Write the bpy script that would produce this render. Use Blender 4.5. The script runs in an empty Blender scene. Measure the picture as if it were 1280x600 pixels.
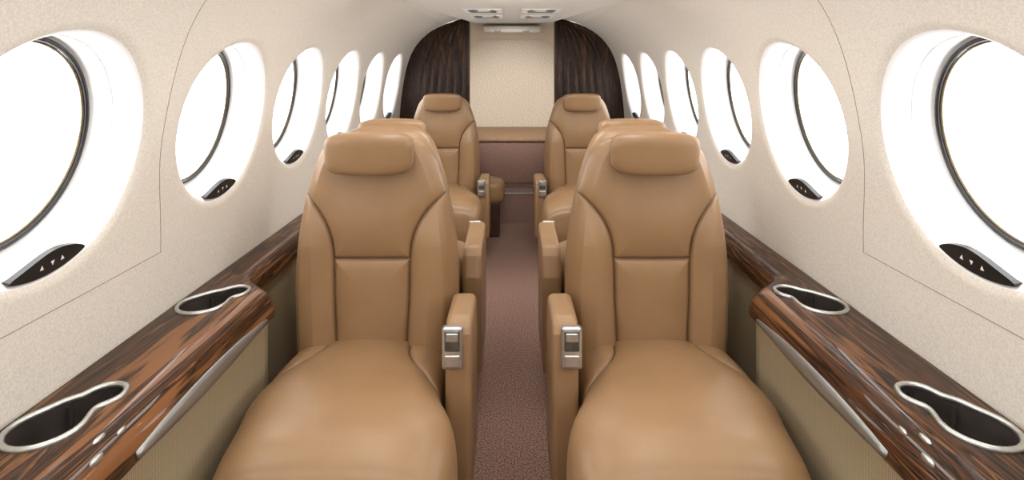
import bpy, math, numpy as np
from mathutils import Vector
scene=bpy.context.scene
COL=scene.collection
# ---------------------------------------------------------------- materials
def newmat(name):
    m=bpy.data.materials.new(name); m.use_nodes=True
    nt=m.node_tree; b=nt.nodes['Principled BSDF']
    return m,nt,b
def mat_noise(name,c1,c2,scale=50,rough=.6,bump=0.0,bscale=None,metal=0,detail=4,stretch=(1,1,1),coat=0,spec=.5,lo=.35,hi=.65,seam=None):
    m,nt,b=newmat(name)
    tc=nt.nodes.new('ShaderNodeTexCoord'); mp=nt.nodes.new('ShaderNodeMapping')
    mp.inputs['Scale'].default_value=stretch
    nt.links.new(tc.outputs['Object'],mp.inputs['Vector'])
    n=nt.nodes.new('ShaderNodeTexNoise'); n.inputs['Scale'].default_value=scale; n.inputs['Detail'].default_value=detail
    nt.links.new(mp.outputs[0],n.inputs['Vector'])
    r=nt.nodes.new('ShaderNodeValToRGB')
    r.color_ramp.elements[0].position=lo; r.color_ramp.elements[0].color=(*c1,1)
    r.color_ramp.elements[1].position=hi; r.color_ramp.elements[1].color=(*c2,1)
    nt.links.new(n.outputs['Fac'],r.inputs[0]); out=r.outputs[0]
    if seam:
        at=nt.nodes.new('ShaderNodeAttribute'); at.attribute_name='seam'
        mx=nt.nodes.new('ShaderNodeMixRGB'); nt.links.new(at.outputs['Fac'],mx.inputs[0]); nt.links.new(out,mx.inputs[1])
        mx.inputs[2].default_value=(*seam,1); out=mx.outputs[0]
    nt.links.new(out,b.inputs['Base Color'])
    b.inputs['Roughness'].default_value=rough; b.inputs['Metallic'].default_value=metal
    b.inputs['Specular IOR Level'].default_value=spec
    if coat:
        b.inputs['Coat Weight'].default_value=coat; b.inputs['Coat Roughness'].default_value=.06
    if bump:
        n2=nt.nodes.new('ShaderNodeTexNoise'); n2.inputs['Scale'].default_value=bscale or scale; n2.inputs['Detail'].default_value=3
        nt.links.new(mp.outputs[0],n2.inputs['Vector'])
        bp=nt.nodes.new('ShaderNodeBump'); bp.inputs['Strength'].default_value=bump; bp.inputs['Distance'].default_value=.002
        nt.links.new(n2.outputs['Fac'],bp.inputs['Height']); nt.links.new(bp.outputs[0],b.inputs['Normal'])
    return m
M_wall=mat_noise('wall_fabric',(.645,.60,.535),(.755,.71,.645),scale=260,rough=.9,bump=.05,bscale=300,spec=.2)
M_white=mat_noise('window_plastic',(.84,.84,.84),(.88,.88,.88),scale=8,rough=.45)
M_ceil=mat_noise('ceiling_panel',(.71,.675,.615),(.77,.735,.675),scale=120,rough=.8,spec=.2)
M_leather=mat_noise('tan_leather',(.290,.172,.086),(.322,.194,.098),scale=9,rough=.38,bump=.12,bscale=420,spec=.5,seam=(.045,.022,.010))
M_shell=mat_noise('seat_shell',(.05,.025,.015),(.07,.035,.02),scale=30,rough=.5)
M_carpet=mat_noise('carpet',(.105,.056,.044),(.44,.28,.225),scale=230,rough=.95,bump=.4,bscale=260,spec=.1,detail=6)
M_tan=mat_noise('tan_trim',(.26,.15,.08),(.32,.19,.10),scale=40,rough=.5)
M_black=mat_noise('black_rubber',(.008,.008,.009),(.016,.016,.017),scale=40,rough=.35)
M_cup=mat_noise('cup_liner',(.04,.032,.028),(.06,.048,.043),scale=20,rough=.3)
M_bronze=mat_noise('bronze_edge',(.12,.09,.05),(.18,.14,.08),scale=30,rough=.35,metal=.6)
M_silver=mat_noise('brushed_nickel',(.50,.51,.49),(.62,.63,.61),scale=60,rough=.28,metal=.85,stretch=(1,.1,1))
M_strip=mat_noise('satin_nickel_strip',(.30,.31,.30),(.40,.41,.40),scale=60,rough=.4,metal=.85,stretch=(1,.1,1))
M_steel_d=mat_noise('dark_steel',(.12,.12,.11),(.18,.18,.17),scale=60,rough=.35,metal=.8)
M_aft=mat_noise('aft_liner',(.48,.40,.32),(.82,.74,.64),scale=150,rough=.9,spec=.1)
M_groove=mat_noise('panel_gap',(.30,.26,.21),(.36,.31,.25),scale=30,rough=.9)
M_iconw=mat_noise('white_print',(.8,.8,.8),(.85,.85,.85),scale=5,rough=.5)
M_blue=mat_noise('grey_blue_vent',(.10,.15,.17),(.16,.22,.25),scale=30,rough=.4)
def mat_wood(name,cols,scale=26,stretch=(1,.07,1),coat=1.0,rough=.3,rot=0,spec=.5):
    m,nt,b=newmat(name)
    tc=nt.nodes.new('ShaderNodeTexCoord'); mp=nt.nodes.new('ShaderNodeMapping'); mp.inputs['Scale'].default_value=stretch
    mp.inputs['Rotation'].default_value=(0,0,rot)
    nt.links.new(tc.outputs['Object'],mp.inputs['Vector'])
    n=nt.nodes.new('ShaderNodeTexNoise'); n.inputs['Scale'].default_value=scale; n.inputs['Detail'].default_value=5
    n.inputs['Distortion'].default_value=1.1; n.inputs['Roughness'].default_value=.5
    nt.links.new(mp.outputs[0],n.inputs['Vector'])
    n3=nt.nodes.new('ShaderNodeTexNoise'); n3.inputs['Scale'].default_value=scale*5; n3.inputs['Detail'].default_value=3
    nt.links.new(mp.outputs[0],n3.inputs['Vector'])
    mx=nt.nodes.new('ShaderNodeMath'); mx.operation='MULTIPLY_ADD'; mx.inputs[1].default_value=.2
    nt.links.new(n3.outputs['Fac'],mx.inputs[0]); nt.links.new(n.outputs['Fac'],mx.inputs[2])
    r=nt.nodes.new('ShaderNodeValToRGB'); e=r.color_ramp.elements
    pos=[.44,.50,.535,.58,.60,.65,.67,.74]
    seq=[0,1,0,2,0,1,0,2]
    e[0].position=pos[0]; e[0].color=(*cols[seq[0]],1); e[1].position=pos[-1]; e[1].color=(*cols[seq[-1]],1)
    for p,q in list(zip(pos,seq))[1:-1]:
        el=e.new(p); el.color=(*cols[q],1)
    nt.links.new(mx.outputs[0],r.inputs[0]); nt.links.new(r.outputs[0],b.inputs['Base Color'])
    b.inputs['Specular IOR Level'].default_value=spec
    b.inputs['Roughness'].default_value=rough; b.inputs['Coat Weight'].default_value=coat; b.inputs['Coat Roughness'].default_value=.02
    return m
M_wood=mat_wood('zebra_wood',[(.003,.0015,.001),(.075,.027,.009),(.20,.082,.030)],scale=20,stretch=(1,.05,1),coat=.5,rough=.4,rot=.05,spec=.10)
M_woodp=mat_wood('partition_wood',[(.010,.005,.003),(.032,.015,.008),(.075,.034,.016)],scale=20,stretch=(1.5,1,.12),coat=.0,rough=.5,spec=.25)
def mat_weave():
    m,nt,b=newmat('khaki_weave')
    tc=nt.nodes.new('ShaderNodeTexCoord')
    outs=[]
    for d in ('Y','Z'):
        w=nt.nodes.new('ShaderNodeTexWave'); w.bands_direction=d; w.inputs['Scale'].default_value=75; w.inputs['Distortion'].default_value=.3
        nt.links.new(tc.outputs['Object'],w.inputs['Vector']); outs.append(w.outputs['Fac'])
    mu=nt.nodes.new('ShaderNodeMath'); mu.operation='MULTIPLY'
    nt.links.new(outs[0],mu.inputs[0]); nt.links.new(outs[1],mu.inputs[1])
    r=nt.nodes.new('ShaderNodeValToRGB'); r.color_ramp.elements[0].color=(.26,.20,.115,1); r.color_ramp.elements[1].color=(.54,.45,.30,1)
    nt.links.new(mu.outputs[0],r.inputs[0]); nt.links.new(r.outputs[0],b.inputs['Base Color']); b.inputs['Roughness'].default_value=.85
    return m
M_khaki=mat_weave()
def mat_pane():
    m=bpy.data.materials.new('window_pane'); m.use_nodes=True; nt=m.node_tree; nt.nodes.clear()
    o=nt.nodes.new('ShaderNodeOutputMaterial'); mix=nt.nodes.new('ShaderNodeMixShader'); mix.inputs[0].default_value=.04
    t=nt.nodes.new('ShaderNodeBsdfTransparent'); g=nt.nodes.new('ShaderNodeBsdfGlossy'); g.inputs['Roughness'].default_value=.05
    nt.links.new(t.outputs[0],mix.inputs[1]); nt.links.new(g.outputs[0],mix.inputs[2]); nt.links.new(mix.outputs[0],o.inputs[0]); return m
M_pane=mat_pane()
# ---------------------------------------------------------------- mesh helpers
def mkobj(name,verts,faces,mats,parent=None,smooth=True,midx=None):
    me=bpy.data.meshes.new(name)
    me.from_pydata([tuple(map(float,v)) for v in verts],[],faces)
    for m in (mats if isinstance(mats,list) else [mats]): me.materials.append(m)
    if midx is not None: me.polygons.foreach_set('material_index',midx)
    if smooth: me.polygons.foreach_set('use_smooth',[True]*len(me.polygons))
    me.update()
    o=bpy.data.objects.new(name,me); COL.objects.link(o)
    if parent: o.parent=parent
    return o
def empty(name,loc=(0,0,0)):
    e=bpy.data.objects.new(name,None); e.location=loc; e.empty_display_size=.05; COL.objects.link(e); return e
def loft(name,rings,mats,parent=None,caps=True,closed=True,smooth=True,seam=None):
    n=len(rings[0]); V=[p for r in rings for p in r]; F=[]
    for i in range(len(rings)-1):
        for j in range(n if closed else n-1):
            k=(j+1)%n
            F.append((i*n+j,i*n+k,(i+1)*n+k,(i+1)*n+j))
    if caps:
        F.append(tuple(range(n-1,-1,-1))); F.append(tuple((len(rings)-1)*n+j for j in range(n)))
    o=mkobj(name,V,F,mats,parent,smooth)
    if seam is not None:
        a=o.data.attributes.new('seam','FLOAT','POINT'); a.data.foreach_set('value',np.concatenate(seam).astype(np.float32))
    return o
def autosmooth(o,ang=35):
    try:
        bpy.context.view_layer.objects.active=o
        for q in bpy.context.selected_objects: q.select_set(False)
        o.select_set(True); bpy.ops.object.shade_smooth_by_angle(angle=math.radians(ang))
    except Exception as ex: print('as',ex)
def bevel(o,w,s=3):
    m=o.modifiers.new('b','BEVEL'); m.width=w; m.segments=s; m.limit_method='ANGLE'; m.angle_limit=math.radians(40)
def box(name,x0,x1,y0,y1,z0,z1,mat,parent=None,bev=0):
    V=[(x,y,z) for x in(x0,x1) for y in(y0,y1) for z in(z0,z1)]
    F=[(0,1,3,2),(4,6,7,5),(0,4,5,1),(2,3,7,6),(0,2,6,4),(1,5,7,3)]
    o=mkobj(name,V,F,mat,parent,smooth=False)
    if bev: bevel(o,bev); 
    return o
def extr_x(name,prof,x0,x1,mat,parent=None,bev=0):
    n=len(prof); V=[(x0,y,z) for y,z in prof]+[(x1,y,z) for y,z in prof]
    F=[tuple(range(n)),tuple(range(2*n-1,n-1,-1))]+[(i,n+i,n+(i+1)%n,(i+1)%n) for i in range(n)]
    o=mkobj(name,V,F,mat,parent,smooth=False)
    if bev: bevel(o,bev,5)
    return o
def tube(name,pts,r,mat,parent=None,cyclic=False):
    cu=bpy.data.curves.new(name,'CURVE'); cu.dimensions='3D'; cu.bevel_depth=r; cu.bevel_resolution=3
    sp=cu.splines.new('POLY'); sp.points.add(len(pts)-1)
    for p,q in zip(sp.points,pts): p.co=(*map(float,q),1)
    sp.use_cyclic_u=cyclic; cu.materials.append(mat)
    o=bpy.data.objects.new(name,cu); COL.objects.link(o)
    if parent: o.parent=parent
    return o
def smoothtab(t):
    a=sorted(t); xs=np.array([p[0] for p in a]); ys=np.array([p[1] for p in a],float)
    m=np.gradient(ys,xs)
    def f(x):
        x=np.clip(x,xs[0],xs[-1]); i=np.clip(np.searchsorted(xs,x)-1,0,len(xs)-2)
        h=xs[i+1]-xs[i]; t_=(x-xs[i])/h
        return (2*t_**3-3*t_**2+1)*ys[i]+(t_**3-2*t_**2+t_)*h*m[i]+(-2*t_**3+3*t_**2)*ys[i+1]+(t_**3-t_**2)*h*m[i+1]
    return f
# ---------------------------------------------------------------- fuselage profile
PP=np.array([(.64,-.02),(.70,.15),(.725,.35),(.732,.55),(.728,.72),(.708,.90),(.672,1.06),(.615,1.17),(.53,1.25),(.42,1.305),(.30,1.335),(.15,1.348),(0,1.352)])
def catmull(P,k=40):
    Q=np.vstack([2*P[0]-P[1],P,2*P[-1]-P[-2]]); out=[]
    for i in range(1,len(Q)-2):
        for t in np.linspace(0,1,k,endpoint=False):
            a,b,c,d=Q[i-1],Q[i],Q[i+1],Q[i+2]
            out.append(.5*((2*b)+(c-a)*t+(2*a-5*b+4*c-d)*t*t+(-a+3*b-3*c+d)*t**3))
    out.append(P[-1]); return np.array(out)
DP=catmull(PP); SS=np.concatenate([[0],np.cumsum(np.linalg.norm(np.diff(DP,axis=0),axis=1))])
def prof(s): return np.interp(s,SS,DP[:,0]),np.interp(s,SS,DP[:,1])
def s_of_z(z): 
    return float(np.interp(z,DP[:,1],SS))
WZ=.907; SC=s_of_z(WZ); HC=.236; Y0=-.9; Y1=3.6
WY=[-.12,.37,.860]+[1.376+.474*i for i in range(5)]
def pn(s):
    a=prof(s-.01); b=prof(s+.01); t=Vector((b[0]-a[0],b[1]-a[1])).normalized()
    return t.y,-t.x   # outward normal (x>0 side)
S_TOP=float(SS[-1]); S_CE=float(SS[np.argmin(abs(DP[:,0]-.44))])
NX,NZ=pn(SC)
RS=.97; NA=96
def build_wall(sgn,name):
    V=[];F=[];MI=[]
    def addgrid(ss,ys):
        b=len(V)
        for y in ys:
            for s in ss:
                x,z=prof(s); V.append((sgn*x,y,z))
        n=len(ss)
        for i in range(len(ys)-1):
            for j in range(n-1):
                F.append((b+i*n+j,b+(i+1)*n+j,b+(i+1)*n+j+1,b+i*n+j+1)); MI.append(0)
    mid=np.array([SC+HC*math.tan(2*math.pi*k/NA) for k in range(-NA//8,NA//8+1)])
    def ysamples():
        out=[Y0]
        for w in WY: out+=[w+HC*math.tan(2*math.pi*k/NA) for k in range(-NA//8,NA//8+1)]
        out.append(Y1); res=[]
        for y in sorted(out):
            if not res or y-res[-1]>1e-4: res.append(y)
        return res
    ysall=ysamples()
    addgrid(np.linspace(0,SC-HC,24),ysall); addgrid(np.linspace(SC+HC,S_CE,30),ysall)
    prev=Y0
    for w in WY:
        if w-HC>prev+1e-4: addgrid(mid,[prev,w-HC])
        prev=w+HC
    addgrid(mid,[prev,Y1])
    for w in WY:
        b=len(V)
        spec=[]
        for t in np.linspace(0,1,8): spec.append(('m',t,0))
        for r,d in [(.2165,.0006),(.211,.0025),(.206,.0055),(.2015,.0100),(.198,.0155),(.1955,.022),(.1935,.030),(.192,.045),(.190,.075),(.188,.098),(.177,.098)]: spec.append(('r',r*RS,d))
        for kind,a,d in spec:
            for k in range(NA):
                th=2*math.pi*k/NA; c,s=math.cos(th),math.sin(th)
                if kind=='m':
                    q=HC/max(abs(c),abs(s)); rr=q*(1-a)+.221*RS*a
                else: rr=a
                x,z=prof(SC+rr*s); V.append((sgn*(x+NX*d),w+rr*c,z+NZ*d))
        for i in range(len(spec)-1):
            for k in range(NA):
                k2=(k+1)%NA; F.append((b+i*NA+k,b+i*NA+k2,b+(i+1)*NA+k2,b+(i+1)*NA+k)); MI.append(0 if i<10 else 1)
    o=mkobj(name,V,F,[M_wall,M_white],None,True,MI)
    import bmesh
    bm=bmesh.new(); bm.from_mesh(o.data); bmesh.ops.remove_doubles(bm,verts=bm.verts,dist=.0002)
    bmesh.ops.recalc_face_normals(bm,faces=bm.faces); bm.to_mesh(o.data); bm.free()
    return o
build_wall(-1,'wall_left'); build_wall(1,'wall_right')
# ceiling
ss=np.linspace(S_CE-.003,S_TOP,16); ring=[(float(prof(s)[0]),float(prof(s)[1])+.0008) for s in ss]
full=[(-x,z) for x,z in ring]+[(x,z) for x,z in ring[::-1][1:]]
loft('ceiling',[[(x,y,z) for x,z in full] for y in np.linspace(Y0,Y1,12)],M_ceil,caps=False,closed=False)
# windows
wi=0
for sgn in(-1,1):
    for w in WY:
        wi+=1; e=empty('window_%d'%wi,(0,0,0))
        def P(r,th,d):
            r=r*RS
            x,z=prof(SC+r*math.sin(th)); return (sgn*(x+NX*d),w+r*math.cos(th),z+NZ*d)
        A=[2*math.pi*k/72 for k in range(72)]
        tube('gasket',[P(.1785,a,.094) for a in A],.0045,M_black,e,True)
        tube('inner_edge',[P(.1725,a,.097) for a in A],.0024,M_bronze,e,True)
        tube('lens_ring',[P(.1895,a,.055) for a in A],.0012,M_white,e,True)
        mkobj('pane',[P(.177,a,.099) for a in A],[tuple(range(72))],M_pane,e,False)
        a0,a1=math.radians(-107),math.radians(-64); N=30; V=[];F=[]
        for i in range(N+1):
            t=i/N; a=a0+(a1-a0)*t; th=.033*math.sin(math.pi*t)**.75*(.72+.45*t)+.001
            for (r,d) in ((.197,.018),(.197-th,.014),(.197-th,.004),(.200,.004)): V.append(P(r,a,d))
        for i in range(N):
            for j in range(4): F.append((i*4+j,i*4+(j+1)%4,i*4+4+(j+1)%4,i*4+4+j))
        F+= [(0,1,2,3),(4*N+3,4*N+2,4*N+1,4*N)]
        o=mkobj('dimmer_control',V,F,M_black,e,False)
        for t,up in((.38,1),(.53,-1),(.67,1)):
            a=a0+(a1-a0)*t; dr=.004*up; r0=.184
            mkobj('icon',[P(r0-dr,a,.0032),P(r0+dr,a-.02,.0032),P(r0+dr,a+.02,.0032)],[(0,1,2)],M_iconw,e,False)
# wall panel gaps
for sgn,nm in((-1,'trim_1'),(1,'trim_2')):
    e=empty(nm)
    x,z=prof(s_of_z(.655)); tube('dado_gap',[(sgn*(x-.0002),y,z) for y in np.linspace(Y0,1.148,30)],.0008,M_groove,e)
    pts=[]
    for s in np.linspace(s_of_z(.655),S_CE,50):
        x,z=prof(s); k=max(0,(z-1.0)); pts.append((sgn*(x-.0002),1.133+.015*math.cos(min(1,(z-.655)/.25)*math.pi)-.5*k*k,z-.0002))
    tube('panel_gap',pts,.0007,M_groove,e)
# floor
mkobj('floor',[(-.72,Y0,0),(.72,Y0,0),(.72,Y1,0),(-.72,Y1,0)],[(0,1,2,3)],M_carpet,None,False)
box('wall_front',-.72,.72,Y0-.03,Y0,-.02,1.36,M_wall)
# ---------------------------------------------------------------- side ledges
def bean(A,B,rA,rB,n=72,grow=0):
    A=np.array(A);B=np.array(B); C=A+(B-A)*.5; out=[]
    side=np.array(((B-A)[1],-(B-A)[0])); side/=np.linalg.norm(side)
    if side[0]<0: side=-side
    E=(A+B)/2+side*.010
    for k in range(n):
        a=2*math.pi*k/n; d=np.array((math.cos(a),math.sin(a))); r=.002
        while True:
            p=C+d*r
            f=(rA/max(1e-6,np.linalg.norm(p-A)))**5+(rB/max(1e-6,np.linalg.norm(p-B)))**5+(.028/max(1e-6,np.linalg.norm(p-E)))**5
            if f<1 or r>.2: break
            r+=.0006
        out.append(C+d*(r+grow))
    return out
LZ=.527
def ledge(sgn):
    e=empty('side_ledge')
    secA=[(.729,LZ-.001),(.70,LZ),(.62,LZ),(.600,LZ-.001),(.580,LZ-.005),(.563,LZ-.013),(.551,LZ-.025),(.545,LZ-.039),(.543,LZ-.056),(.553,LZ-.064),(.60,LZ-.075),(.729,LZ-.075)]
    def sec(y):
        t=min(1,max(0,(y-1.26)/.13)); t=t*t*(3-2*t); sh=.095*t
        return [(min(.729,x+sh*(1 if x<.65 else .2)),z) for x,z in secA]
    ys=[Y0+.002,0,.6,.9,1.15,1.22]+list(np.linspace(1.26,1.39,10))+[1.5,2.2,3.0,3.58]
    rings=[[(sgn*x,y,z) for x,z in sec(y)] for y in ys]
    top=loft('wood_top',rings,M_wood,e)
    import bmesh
    bm=bmesh.new(); bm.from_mesh(top.data); bmesh.ops.recalc_face_normals(bm,faces=bm.faces); bm.to_mesh(top.data); bm.free()
    cuts=[]
    for A,B in (((.667,.790),(.640,.866)),((.668,1.193),(.630,1.256))):
        rA,rB=.047,.028
        c=bean(A,B,rA,rB); n=len(c)
        cut=loft('cutter',[[(sgn*p[0],p[1],z) for p in c] for z in(.40,.60)],M_cup)
        bm=bmesh.new(); bm.from_mesh(cut.data); bmesh.ops.recalc_face_normals(bm,faces=bm.faces); bm.to_mesh(cut.data); bm.free()
        m=top.modifiers.new('c','BOOLEAN'); m.operation='DIFFERENCE'; m.object=cut; m.solver='EXACT'; cuts.append(cut)
        tube('cup_rim',[(sgn*p[0],p[1],LZ+.0015) for p in bean(A,B,rA,rB,grow=.001)],.0046,M_silver,e,True)
        c2=bean(A,B,rA,rB,grow=-.0008); c3=bean(A,B,rA,rB,grow=-.004)
        loft('cup_liner',[[(sgn*p[0],p[1],LZ) for p in c2],[(sgn*p[0],p[1],LZ-.03) for p in c2],[(sgn*p[0],p[1],LZ-.072) for p in c3],[(sgn*(A[0]+(p[0]-A[0])*.02),A[1]+(p[1]-A[1])*.02,LZ-.073) for p in c3]],M_cup,e,caps=False)
        for k in (8,20,40,56):
            p=c3[k]; tube('cup_rib',[(sgn*p[0],p[1],LZ-.008),(sgn*p[0],p[1],LZ-.07)],.004,M_cup,e)
    bpy.context.view_layer.update()
    dg=bpy.context.evaluated_depsgraph_get(); me=bpy.data.meshes.new_from_object(top.evaluated_get(dg))
    top.modifiers.clear(); top.data=me
    for c in cuts: bpy.data.objects.remove(c)
    autosmooth(top,40)
    rings=[]
    for t in np.linspace(0,1,30):
        y=.80+.42*t; h=.014*math.sin(math.pi*min(1,.08+t*.91))**.8+.001
        zc=LZ-.046
        rings.append([(sgn*.5415,y,zc-h),(sgn*.5385,y,zc-h*.85),(sgn*.5400,y,zc+h*.4),(sgn*.5430,y,zc+h*.9),(sgn*.547,y,zc+h),(sgn*.555,y,zc+h*.5),(sgn*.552,y,zc-h)])
    loft('table_latch_strip',rings,M_strip,e)
    for (x,y,r) in((.580,.775,.008),(.566,.800,.006),(.561,.745,.008)):
        rg=[]
        for (k,z) in((1,LZ-.014),(1,LZ-.0055),(.8,LZ-.003),(.3,LZ-.002)):
            rg.append([(sgn*(x+.5*r*k*math.cos(a)),y+1.5*r*k*math.sin(a),z-(.58-x)*.35) for a in np.linspace(0,2*math.pi,20,endpoint=False)])
        loft('call_button',rg,M_silver,e)
    pts=[(.560,Y0+.002),(.560,1.25),(.575,1.30),(.645,1.38),(.655,1.46),(.655,3.58)]
    V=[];F=[]
    for x,y in pts:
        V+= [(sgn*(x+.0),y,.002),(sgn*x,y,LZ-.058)]
    for i in range(len(pts)-1): F.append((2*i,2*i+1,2*i+3,2*i+2))
    mkobj('fabric_side_panel',V,F,M_khaki,e,False)
    tube('panel_cap',[(sgn*(x-.002),y,LZ-.068) for x,y in pts],.004,M_tan,e)
for s in(-1,1): ledge(s)
# ---------------------------------------------------------------- seats
hwf=smoothtab([(.22,.184),(.30,.198),(.415,.206),(.50,.207),(.573,.203),(.65,.193),(.711,.180),(.76,.165),(.80,.151),(.825,.138),(.845,.120),(.858,.096),(.866,.06),(.8695,.02)])
dpf=smoothtab([(.22,.060),(.35,.075),(.55,.072),(.75,.062),(.81,.055),(.84,.044),(.858,.03),(.866,.016),(.8695,.004)])
seamx=smoothtab([(.22,.086),(.36,.087),(.48,.092),(.56,.094),(.60,.097),(.635,.106),(.665,.121),(.69,.141),(.715,.170),(.73,.192)])
zc_=np.concatenate([np.linspace(.22,.60,200),np.linspace(.6005,.73,240)]); BC=np.stack([seamx(zc_),zc_],1)
HCUR=np.stack([np.linspace(0,.094,90),np.full(90,.567)],1)
def cdist(px,pz,C):
    return np.sqrt(((px[:,None]-C[None,:,0])**2+(pz-C[None,:,1])**2).min(1))
def superring(hw,d,n,nf,nb):
    a=np.linspace(0,math.pi,1500)
    x=hw*np.sign(np.cos(a))*np.abs(np.cos(a))**(2/n); y=-d*np.abs(np.sin(a))**(2/n)
    def res(x,y,k):
        L=np.concatenate([[0],np.cumsum(np.hypot(np.diff(x),np.diff(y)))]); q=np.linspace(0,L[-1],k+1)[:-1]
        return np.interp(q,L,x),np.interp(q,L,y)
    fx,fy=res(x,y,nf); bx,by=res(x[::-1],-y[::-1],nb)
    return np.concatenate([fx,bx]),np.concatenate([fy,by])
def groove(d,depth=.0065,w=.0035): return depth*np.exp(-(d/w)**2)
def back_mesh():
    zs=list(np.arange(.22,.84,.0022))+list(np.arange(.84,.8695,.0012))+[.8695]
    rings=[];marks=[]
    for z in zs:
        hw=float(hwf(z)); d=max(.003,float(dpf(z))); yc=d+.03*(z-.4)
        x,y=superring(hw,d,3.2,260,70)
        front=np.clip((-y/d-.15)/.5,0,1); ax=np.abs(x)
        dm=np.minimum(cdist(ax,z,BC),cdist(ax,z,HCUR))
        sx=float(seamx(min(z,.73)))
        bol=.014*np.clip((ax-sx)/.05,0,1)*np.clip((.70-z)/.10,0,1)
        puff=.013*(1-np.exp(-dm/.022))
        rim=np.clip((hw-ax)/.03,0,1)
        chest=.010*math.exp(-((z-.66)/.07)**2)*np.clip(1-(ax/.17)**2,0,1)
        disp=front*(-(puff*rim)-bol*rim-chest+groove(dm,.006,.004))
        de=np.abs(y-(d*.15)); disp2=groove(de,.003,.003)*(ax>hw*.9)
        X=x-np.sign(x)*disp2
        rings.append([(X[i],y[i]+yc+disp[i],z) for i in range(len(x))])
        marks.append((front>.1)*np.exp(-(dm/.0022)**2)*.85+.6*np.exp(-(de/.002)**2)*(ax>hw*.9)*(z<.84))
    return loft('backrest',rings,M_leather,None,seam=marks)
def cushion_mesh():
    zt=smoothtab([(-.462,.245),(-.459,.280),(-.448,.318),(-.425,.347),(-.39,.366),(-.33,.377),(-.24,.378),(-.12,.368),(0,.355),(.06,.35)])
    zb=smoothtab([(-.462,.225),(-.456,.19),(-.44,.16),(-.40,.14),(-.30,.13),(.06,.13)])
    hw=smoothtab([(-.462,.165),(-.456,.184),(-.44,.198),(-.41,.207),(-.36,.214),(-.30,.215),(-.25,.213),(-.20,.204),(-.15,.199),(.06,.192)])
    cxf=smoothtab([(-.462,.026),(-.30,.025),(-.2,.000),(.06,0)])
    sx=smoothtab([(-.20,.30),(-.165,.215),(-.140,.175),(-.115,.150),(-.085,.125),(-.05,.108),(0,.098),(.06,.09)])
    yy=np.concatenate([np.linspace(-.17,-.1,120),np.linspace(-.1,.06,120)]); CC=np.stack([sx(yy),yy],1)
    ys=list(np.arange(-.462,-.40,.002))+list(np.arange(-.40,.06,.0025))
    rings=[];marks=[]
    for y in ys:
        h=float(zt(y)-zb(y))/2; zc=float(zt(y)+zb(y))/2; w=float(hw(y)); c=float(cxf(y))
        x,v=superring(w,h,3.9,230,60)
        up=np.clip((-v/h-.2)/.5,0,1)
        dm=cdist(np.abs(x),y,CC)
        puff=.012*(1-np.exp(-dm/.03))+.009*np.clip(1-(x/w)**2,0,1)
        dz=up*(puff-groove(dm,.006))
        X=x-np.sign(x)*groove(np.abs(v-(-h*.05)),.004,.004)*(np.abs(x)>w*.9)
        rings.append([(X[i]+c,y,zc-v[i]+dz[i]) for i in range(len(x))]); marks.append((up>.1)*np.exp(-(dm/.0022)**2)*.85)
    return loft('seat_cushion',rings,M_leather,None,seam=marks)
def headrest_mesh():
    rings=[];
    for t in np.linspace(0,math.pi,70):
        zz=-math.cos(t); k=math.sin(t)**(2/6.5) if 0<t<math.pi-1e-6 else 0
        s=np.sign(zz)*abs(zz)**(2/4)
        z=.829+.0475*s; hw=(.1055+.002*s)*max(.02,k); d=.042*max(.02,k)
        x,y=superring(hw,d,3.6,80,40)
        bow=.004*(1-(x/.11)**2)
        rings.append([(x[i],y[i]-.018-.006*s,z+ (bow[i] if s>0 else -bow[i]*.5)) for i in range(len(x))])
    return loft('headrest',rings,M_leather,None)
MB,MC,MH=back_mesh(),cushion_mesh(),headrest_mesh()
for o in (MB,MC,MH): bpy.data.objects.remove(o)
DB,DC,DH=[bpy.data.meshes[n] for n in('backrest','seat_cushion','headrest')]
def seat(X,Y,sx,sy,armdz=0,sz=1,ay=0,ax=0):
    e=empty('cabin_seat',(X,Y,0)); e.scale=(sx,sy,sz)
    for n,d in(('backrest',DB),('seat_cushion',DC),('headrest',DH)):
        o=bpy.data.objects.new(n,d); COL.objects.link(o); o.parent=e
    pr=[(.0,.486),(-.13-ay,.490),(-.150-ay,.484),(-.163-ay,.462),(-.168-ay,.400),(-.165-ay,.30),(-.150-ay,.10),(.04,.10),(.04,.40),(.02,.46)]
    pr=[(y,z+armdz*(z>.3)) for y,z in pr]
    extr_x('armrest',pr,.200+ax,.258+ax,M_leather,e,.014)
    a=armdz
    def bx(n,x0,x1,y0,y1,z0,z1,m,b): box(n,x0+ax,x1+ax,y0-ay,y1-ay,z0+a,z1+a,m,e,b)
    bx('latch_bezel',.195,.240,-.180,-.160,.394,.484,M_silver,.006)
    bx('latch_recess',.201,.234,-.182,-.174,.434,.478,M_steel_d,.003)
    bx('latch_button',.204,.231,-.1845,-.176,.455,.474,M_silver,.003)
    bx('latch_plate',.201,.234,-.1825,-.174,.400,.426,M_silver,.003)
    box('seat_frame',-.17,.17,-.36,.05,.09,.16,M_shell,e,.015)
    box('seat_pedestal',-.13,.13,-.30,.02,.015,.10,M_shell,e,.02)
    for x in(-.12,.12): box('floor_rail',x-.015,x+.015,-.36,.10,.0,.018,M_steel_d,e,.003)
    for x in(-.182,.182): box('side_skirt',x-.006,x+.006,-.36,.10,.06,.20,M_shell,e,.005)
    return e
R1=(.345,1.355); R2=(.377,1.715); R3=(.392,3.12)
for s in(-1,1):
    seat(s*R1[0],R1[1],-s,1)
    seat(s*R2[0],R2[1],-s,-1,0,.99,.11,.026)
    seat(s*R3[0],R3[1],-s,1,-.06,.995,0,.012)
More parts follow.
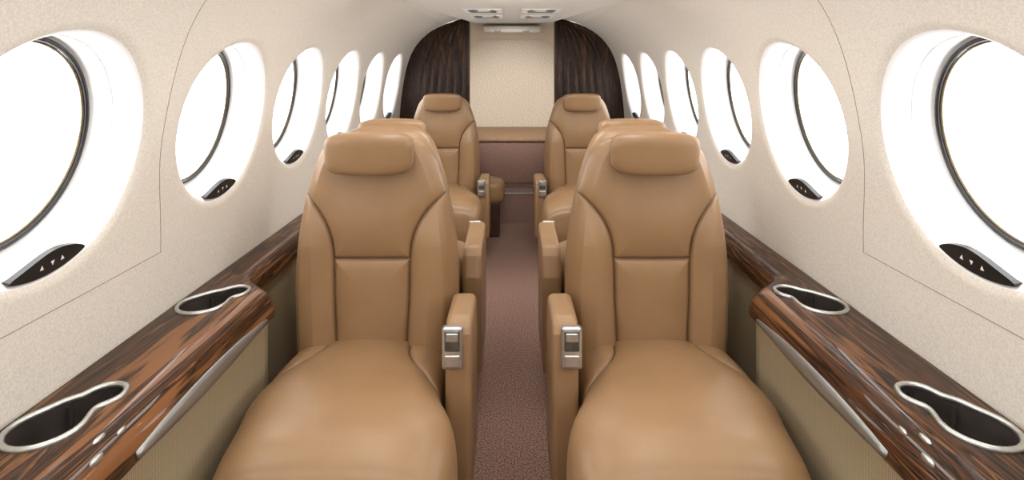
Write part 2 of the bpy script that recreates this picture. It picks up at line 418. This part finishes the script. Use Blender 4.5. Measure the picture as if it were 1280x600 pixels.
# jump seat aft left
e=empty('jump_seat')
rings=[]
for t in np.linspace(0,1,24):
    z=.19+.15*t; k=(1-abs(2*t-1)**5)**.3 if 0<t<1 else .05
    x,y=superring(.13*max(k,.05)*(1),.11*max(k,.05),3,40,40)
    rings.append([(x[i]-.175,y[i]+3.40,z) for i in range(len(x))])
loft('cushion',rings,M_leather,e)
box('base',-.27,-.075,3.31,3.49,0,.21,M_shell,e,.01)
# ---------------------------------------------------------------- aft bulkhead partitions
OW=.288
for sgn,nm in((-1,'wall_partition_left'),(1,'wall_partition_right')):
    V=[];F=[]; nu,nv=160,60; 
    for i in range(nu+1):
        u=i/nu
        for j in range(nv+1):
            v=j/nv
            z=v*1.345
            xo=float(np.interp(z,DP[:,1],DP[:,0])) if z<1.345 else .3
            xo=max(xo,OW+.002)
            x=OW+(xo-OW)*u
            pl=.009*abs(math.sin(math.pi*u*8+ .9*math.sin(2.2*v)))*min(1,max(0,(.8-u)/.15))
            V.append((sgn*x,Y1-.012-pl,z))
    for i in range(nu):
        for j in range(nv): F.append((i*(nv+1)+j,i*(nv+1)+j+1,(i+1)*(nv+1)+j+1,(i+1)*(nv+1)+j))
    mkobj(nm,V,F,M_woodp)
    box('trim_%d'%(3 if sgn<0 else 4),*(sorted((sgn*OW,sgn*(OW-.010)))),3.57,3.66,.199,1.335,M_woodp,None,.003)
# aft compartment shell
def rr(hw,zt,r):
    pts=[(-hw,.0)]
    for a in np.linspace(math.pi,math.pi/2,12): pts.append((-hw+r+r*math.cos(a),zt-r+r*math.sin(a)))
    for a in np.linspace(math.pi/2,0,12): pts.append((hw-r+r*math.cos(a),zt-r+r*math.sin(a)))
    pts.append((hw,.0)); return pts
R=[]
for y,hw,zt,r in((3.6,.30,1.345,.03),(3.8,.33,1.34,.05),(4.1,.355,1.31,.08),(4.4,.365,1.27,.10),(4.6,.36,1.235,.12)):
    R.append([(x,y,z) for x,z in rr(hw,zt,r)])
loft('wall_aft_liner',R,M_ceil,None,caps=False,closed=False)
p=rr(.362,1.24,.12); mkobj('wall_back',[(x,4.6,z) for x,z in p],[tuple(range(len(p)))],M_aft,None,False)
box('step',-.30,.30,Y1+.0,4.59,0,.193,M_carpet,None)
box('trim_5',-.278,.278,Y1-.006,3.74,.194,.199,M_silver,None,.002)
box('carpeted_bench',-.345,.345,3.9,4.58,.193,.49,M_carpet,None,.01)
box('trim_6',-.35,.35,3.885,4.59,.491,.515,M_tan,None,.008)
e=empty('overhead_hatch'); box('panel',-.21,.21,3.9,4.35,1.262,1.31,M_ceil,e,.02)
for x in(-.10,.10): box('latch',x-.022,x+.022,3.885,3.91,1.266,1.276,M_steel_d,e,.003)
# centre ceiling service panel
rings=[]
for y in np.linspace(Y0+.01,3.585,40):
    t=min(1,max(0,(y-2.2)/1.3)); hw=.44*(1-t)+.275*t; zz=1.288+.018*t
    rings.append([(-hw-.012,y,zz+.03),(-hw,y,zz+.006),(-hw+.03,y,zz),(hw-.03,y,zz),(hw,y,zz+.006),(hw+.012,y,zz+.03)])
psu=loft('overhead_service_panel',rings,M_ceil,None,caps=False,closed=False); autosmooth(psu,50)
for sgn in(-1,1):
    for yy in(2.55,2.95,):
        e=empty('air_vent',(sgn*.135,yy,1.289+.018*max(0,(yy-2.2)/1.3))); e.parent=psu
        for dx in(-.045,.045):
            rg=[]
            for k,z in((1,.000),(1,-.006),(.75,-.010),(.5,-.005),(.1,-.004)):
                rg.append([(dx+.024*k*math.cos(a),.034*k*math.sin(a),z) for a in np.linspace(0,2*math.pi,24,endpoint=False)])
            loft('nozzle',rg,M_blue if dx*sgn>0 else M_silver,e,caps=False)
        box('placard',-.06,.06,.07,.10,-.006,-.001,M_blue,e,.001)
        box('bezel',-.09,.09,-.06,.12,-.004,-.001,M_white,e,.001)
# ---------------------------------------------------------------- light
w=bpy.data.worlds.new('sky'); scene.world=w; w.use_nodes=True
bg=w.node_tree.nodes['Background']; bg.inputs[0].default_value=(1,.995,.985,1); bg.inputs[1].default_value=6.0
def area(name,loc,rot,sx,sy,p,col=(1,.97,.93)):
    l=bpy.data.lights.new(name,'AREA'); l.shape='RECTANGLE'; l.size=sx; l.size_y=sy; l.energy=p; l.color=col
    o=bpy.data.objects.new(name,l); o.location=loc; o.rotation_euler=rot; COL.objects.link(o); return o
area('fill_light_front',(0,-.5,1.24),(math.radians(55),0,0),.8,.2,4.5)  # added fill light above and behind the camera, not a cabin fixture
for s in(-1,1): area('fill_light',(s*.3,.9,1.275),(0,math.radians(-s*10),0),.12,1.8,5.2)  # added overhead fill pair, out of view, lights the front seats from above
area('fill_light_aft',(0,2.0,1.28),(math.radians(25),0,0),.35,.3,6)  # added fill aimed aft to lift the rear rows, no fixture behind it
def spot(name,loc,tgt,e,ang):
    l=bpy.data.lights.new(name,'SPOT'); l.energy=e; l.spot_size=math.radians(ang); l.spot_blend=.9; l.shadow_soft_size=.04; l.color=(1,.97,.93)
    o=bpy.data.objects.new(name,l); o.location=loc; COL.objects.link(o)
    o.rotation_euler=(Vector(tgt)-Vector(loc)).to_track_quat('-Z','Y').to_euler()
for s in(-1,1):
    spot('aft_fill_spot',(s*.12,3.2,1.27),(0,4.4,.65),32,64)  # added spots that brighten the aft compartment and bench, not fitted lamps
    spot('fill_spot',(s*.25,2.25,1.27),(s*.3,2.95,.4),9,85)  # added spots that brighten the rearmost seats, no lamp here
# ---------------------------------------------------------------- camera
F=690.; cam=bpy.data.cameras.new('camera'); co=bpy.data.objects.new('camera',cam); COL.objects.link(co)
co.location=(0,0,1.05); co.rotation_euler=(math.radians(90),0,0)
cam.sensor_width=36; cam.lens=36*F/1280; cam.shift_y=-(300-78)/1280; cam.clip_start=.02
scene.camera=co
scene.view_settings.view_transform='Standard'
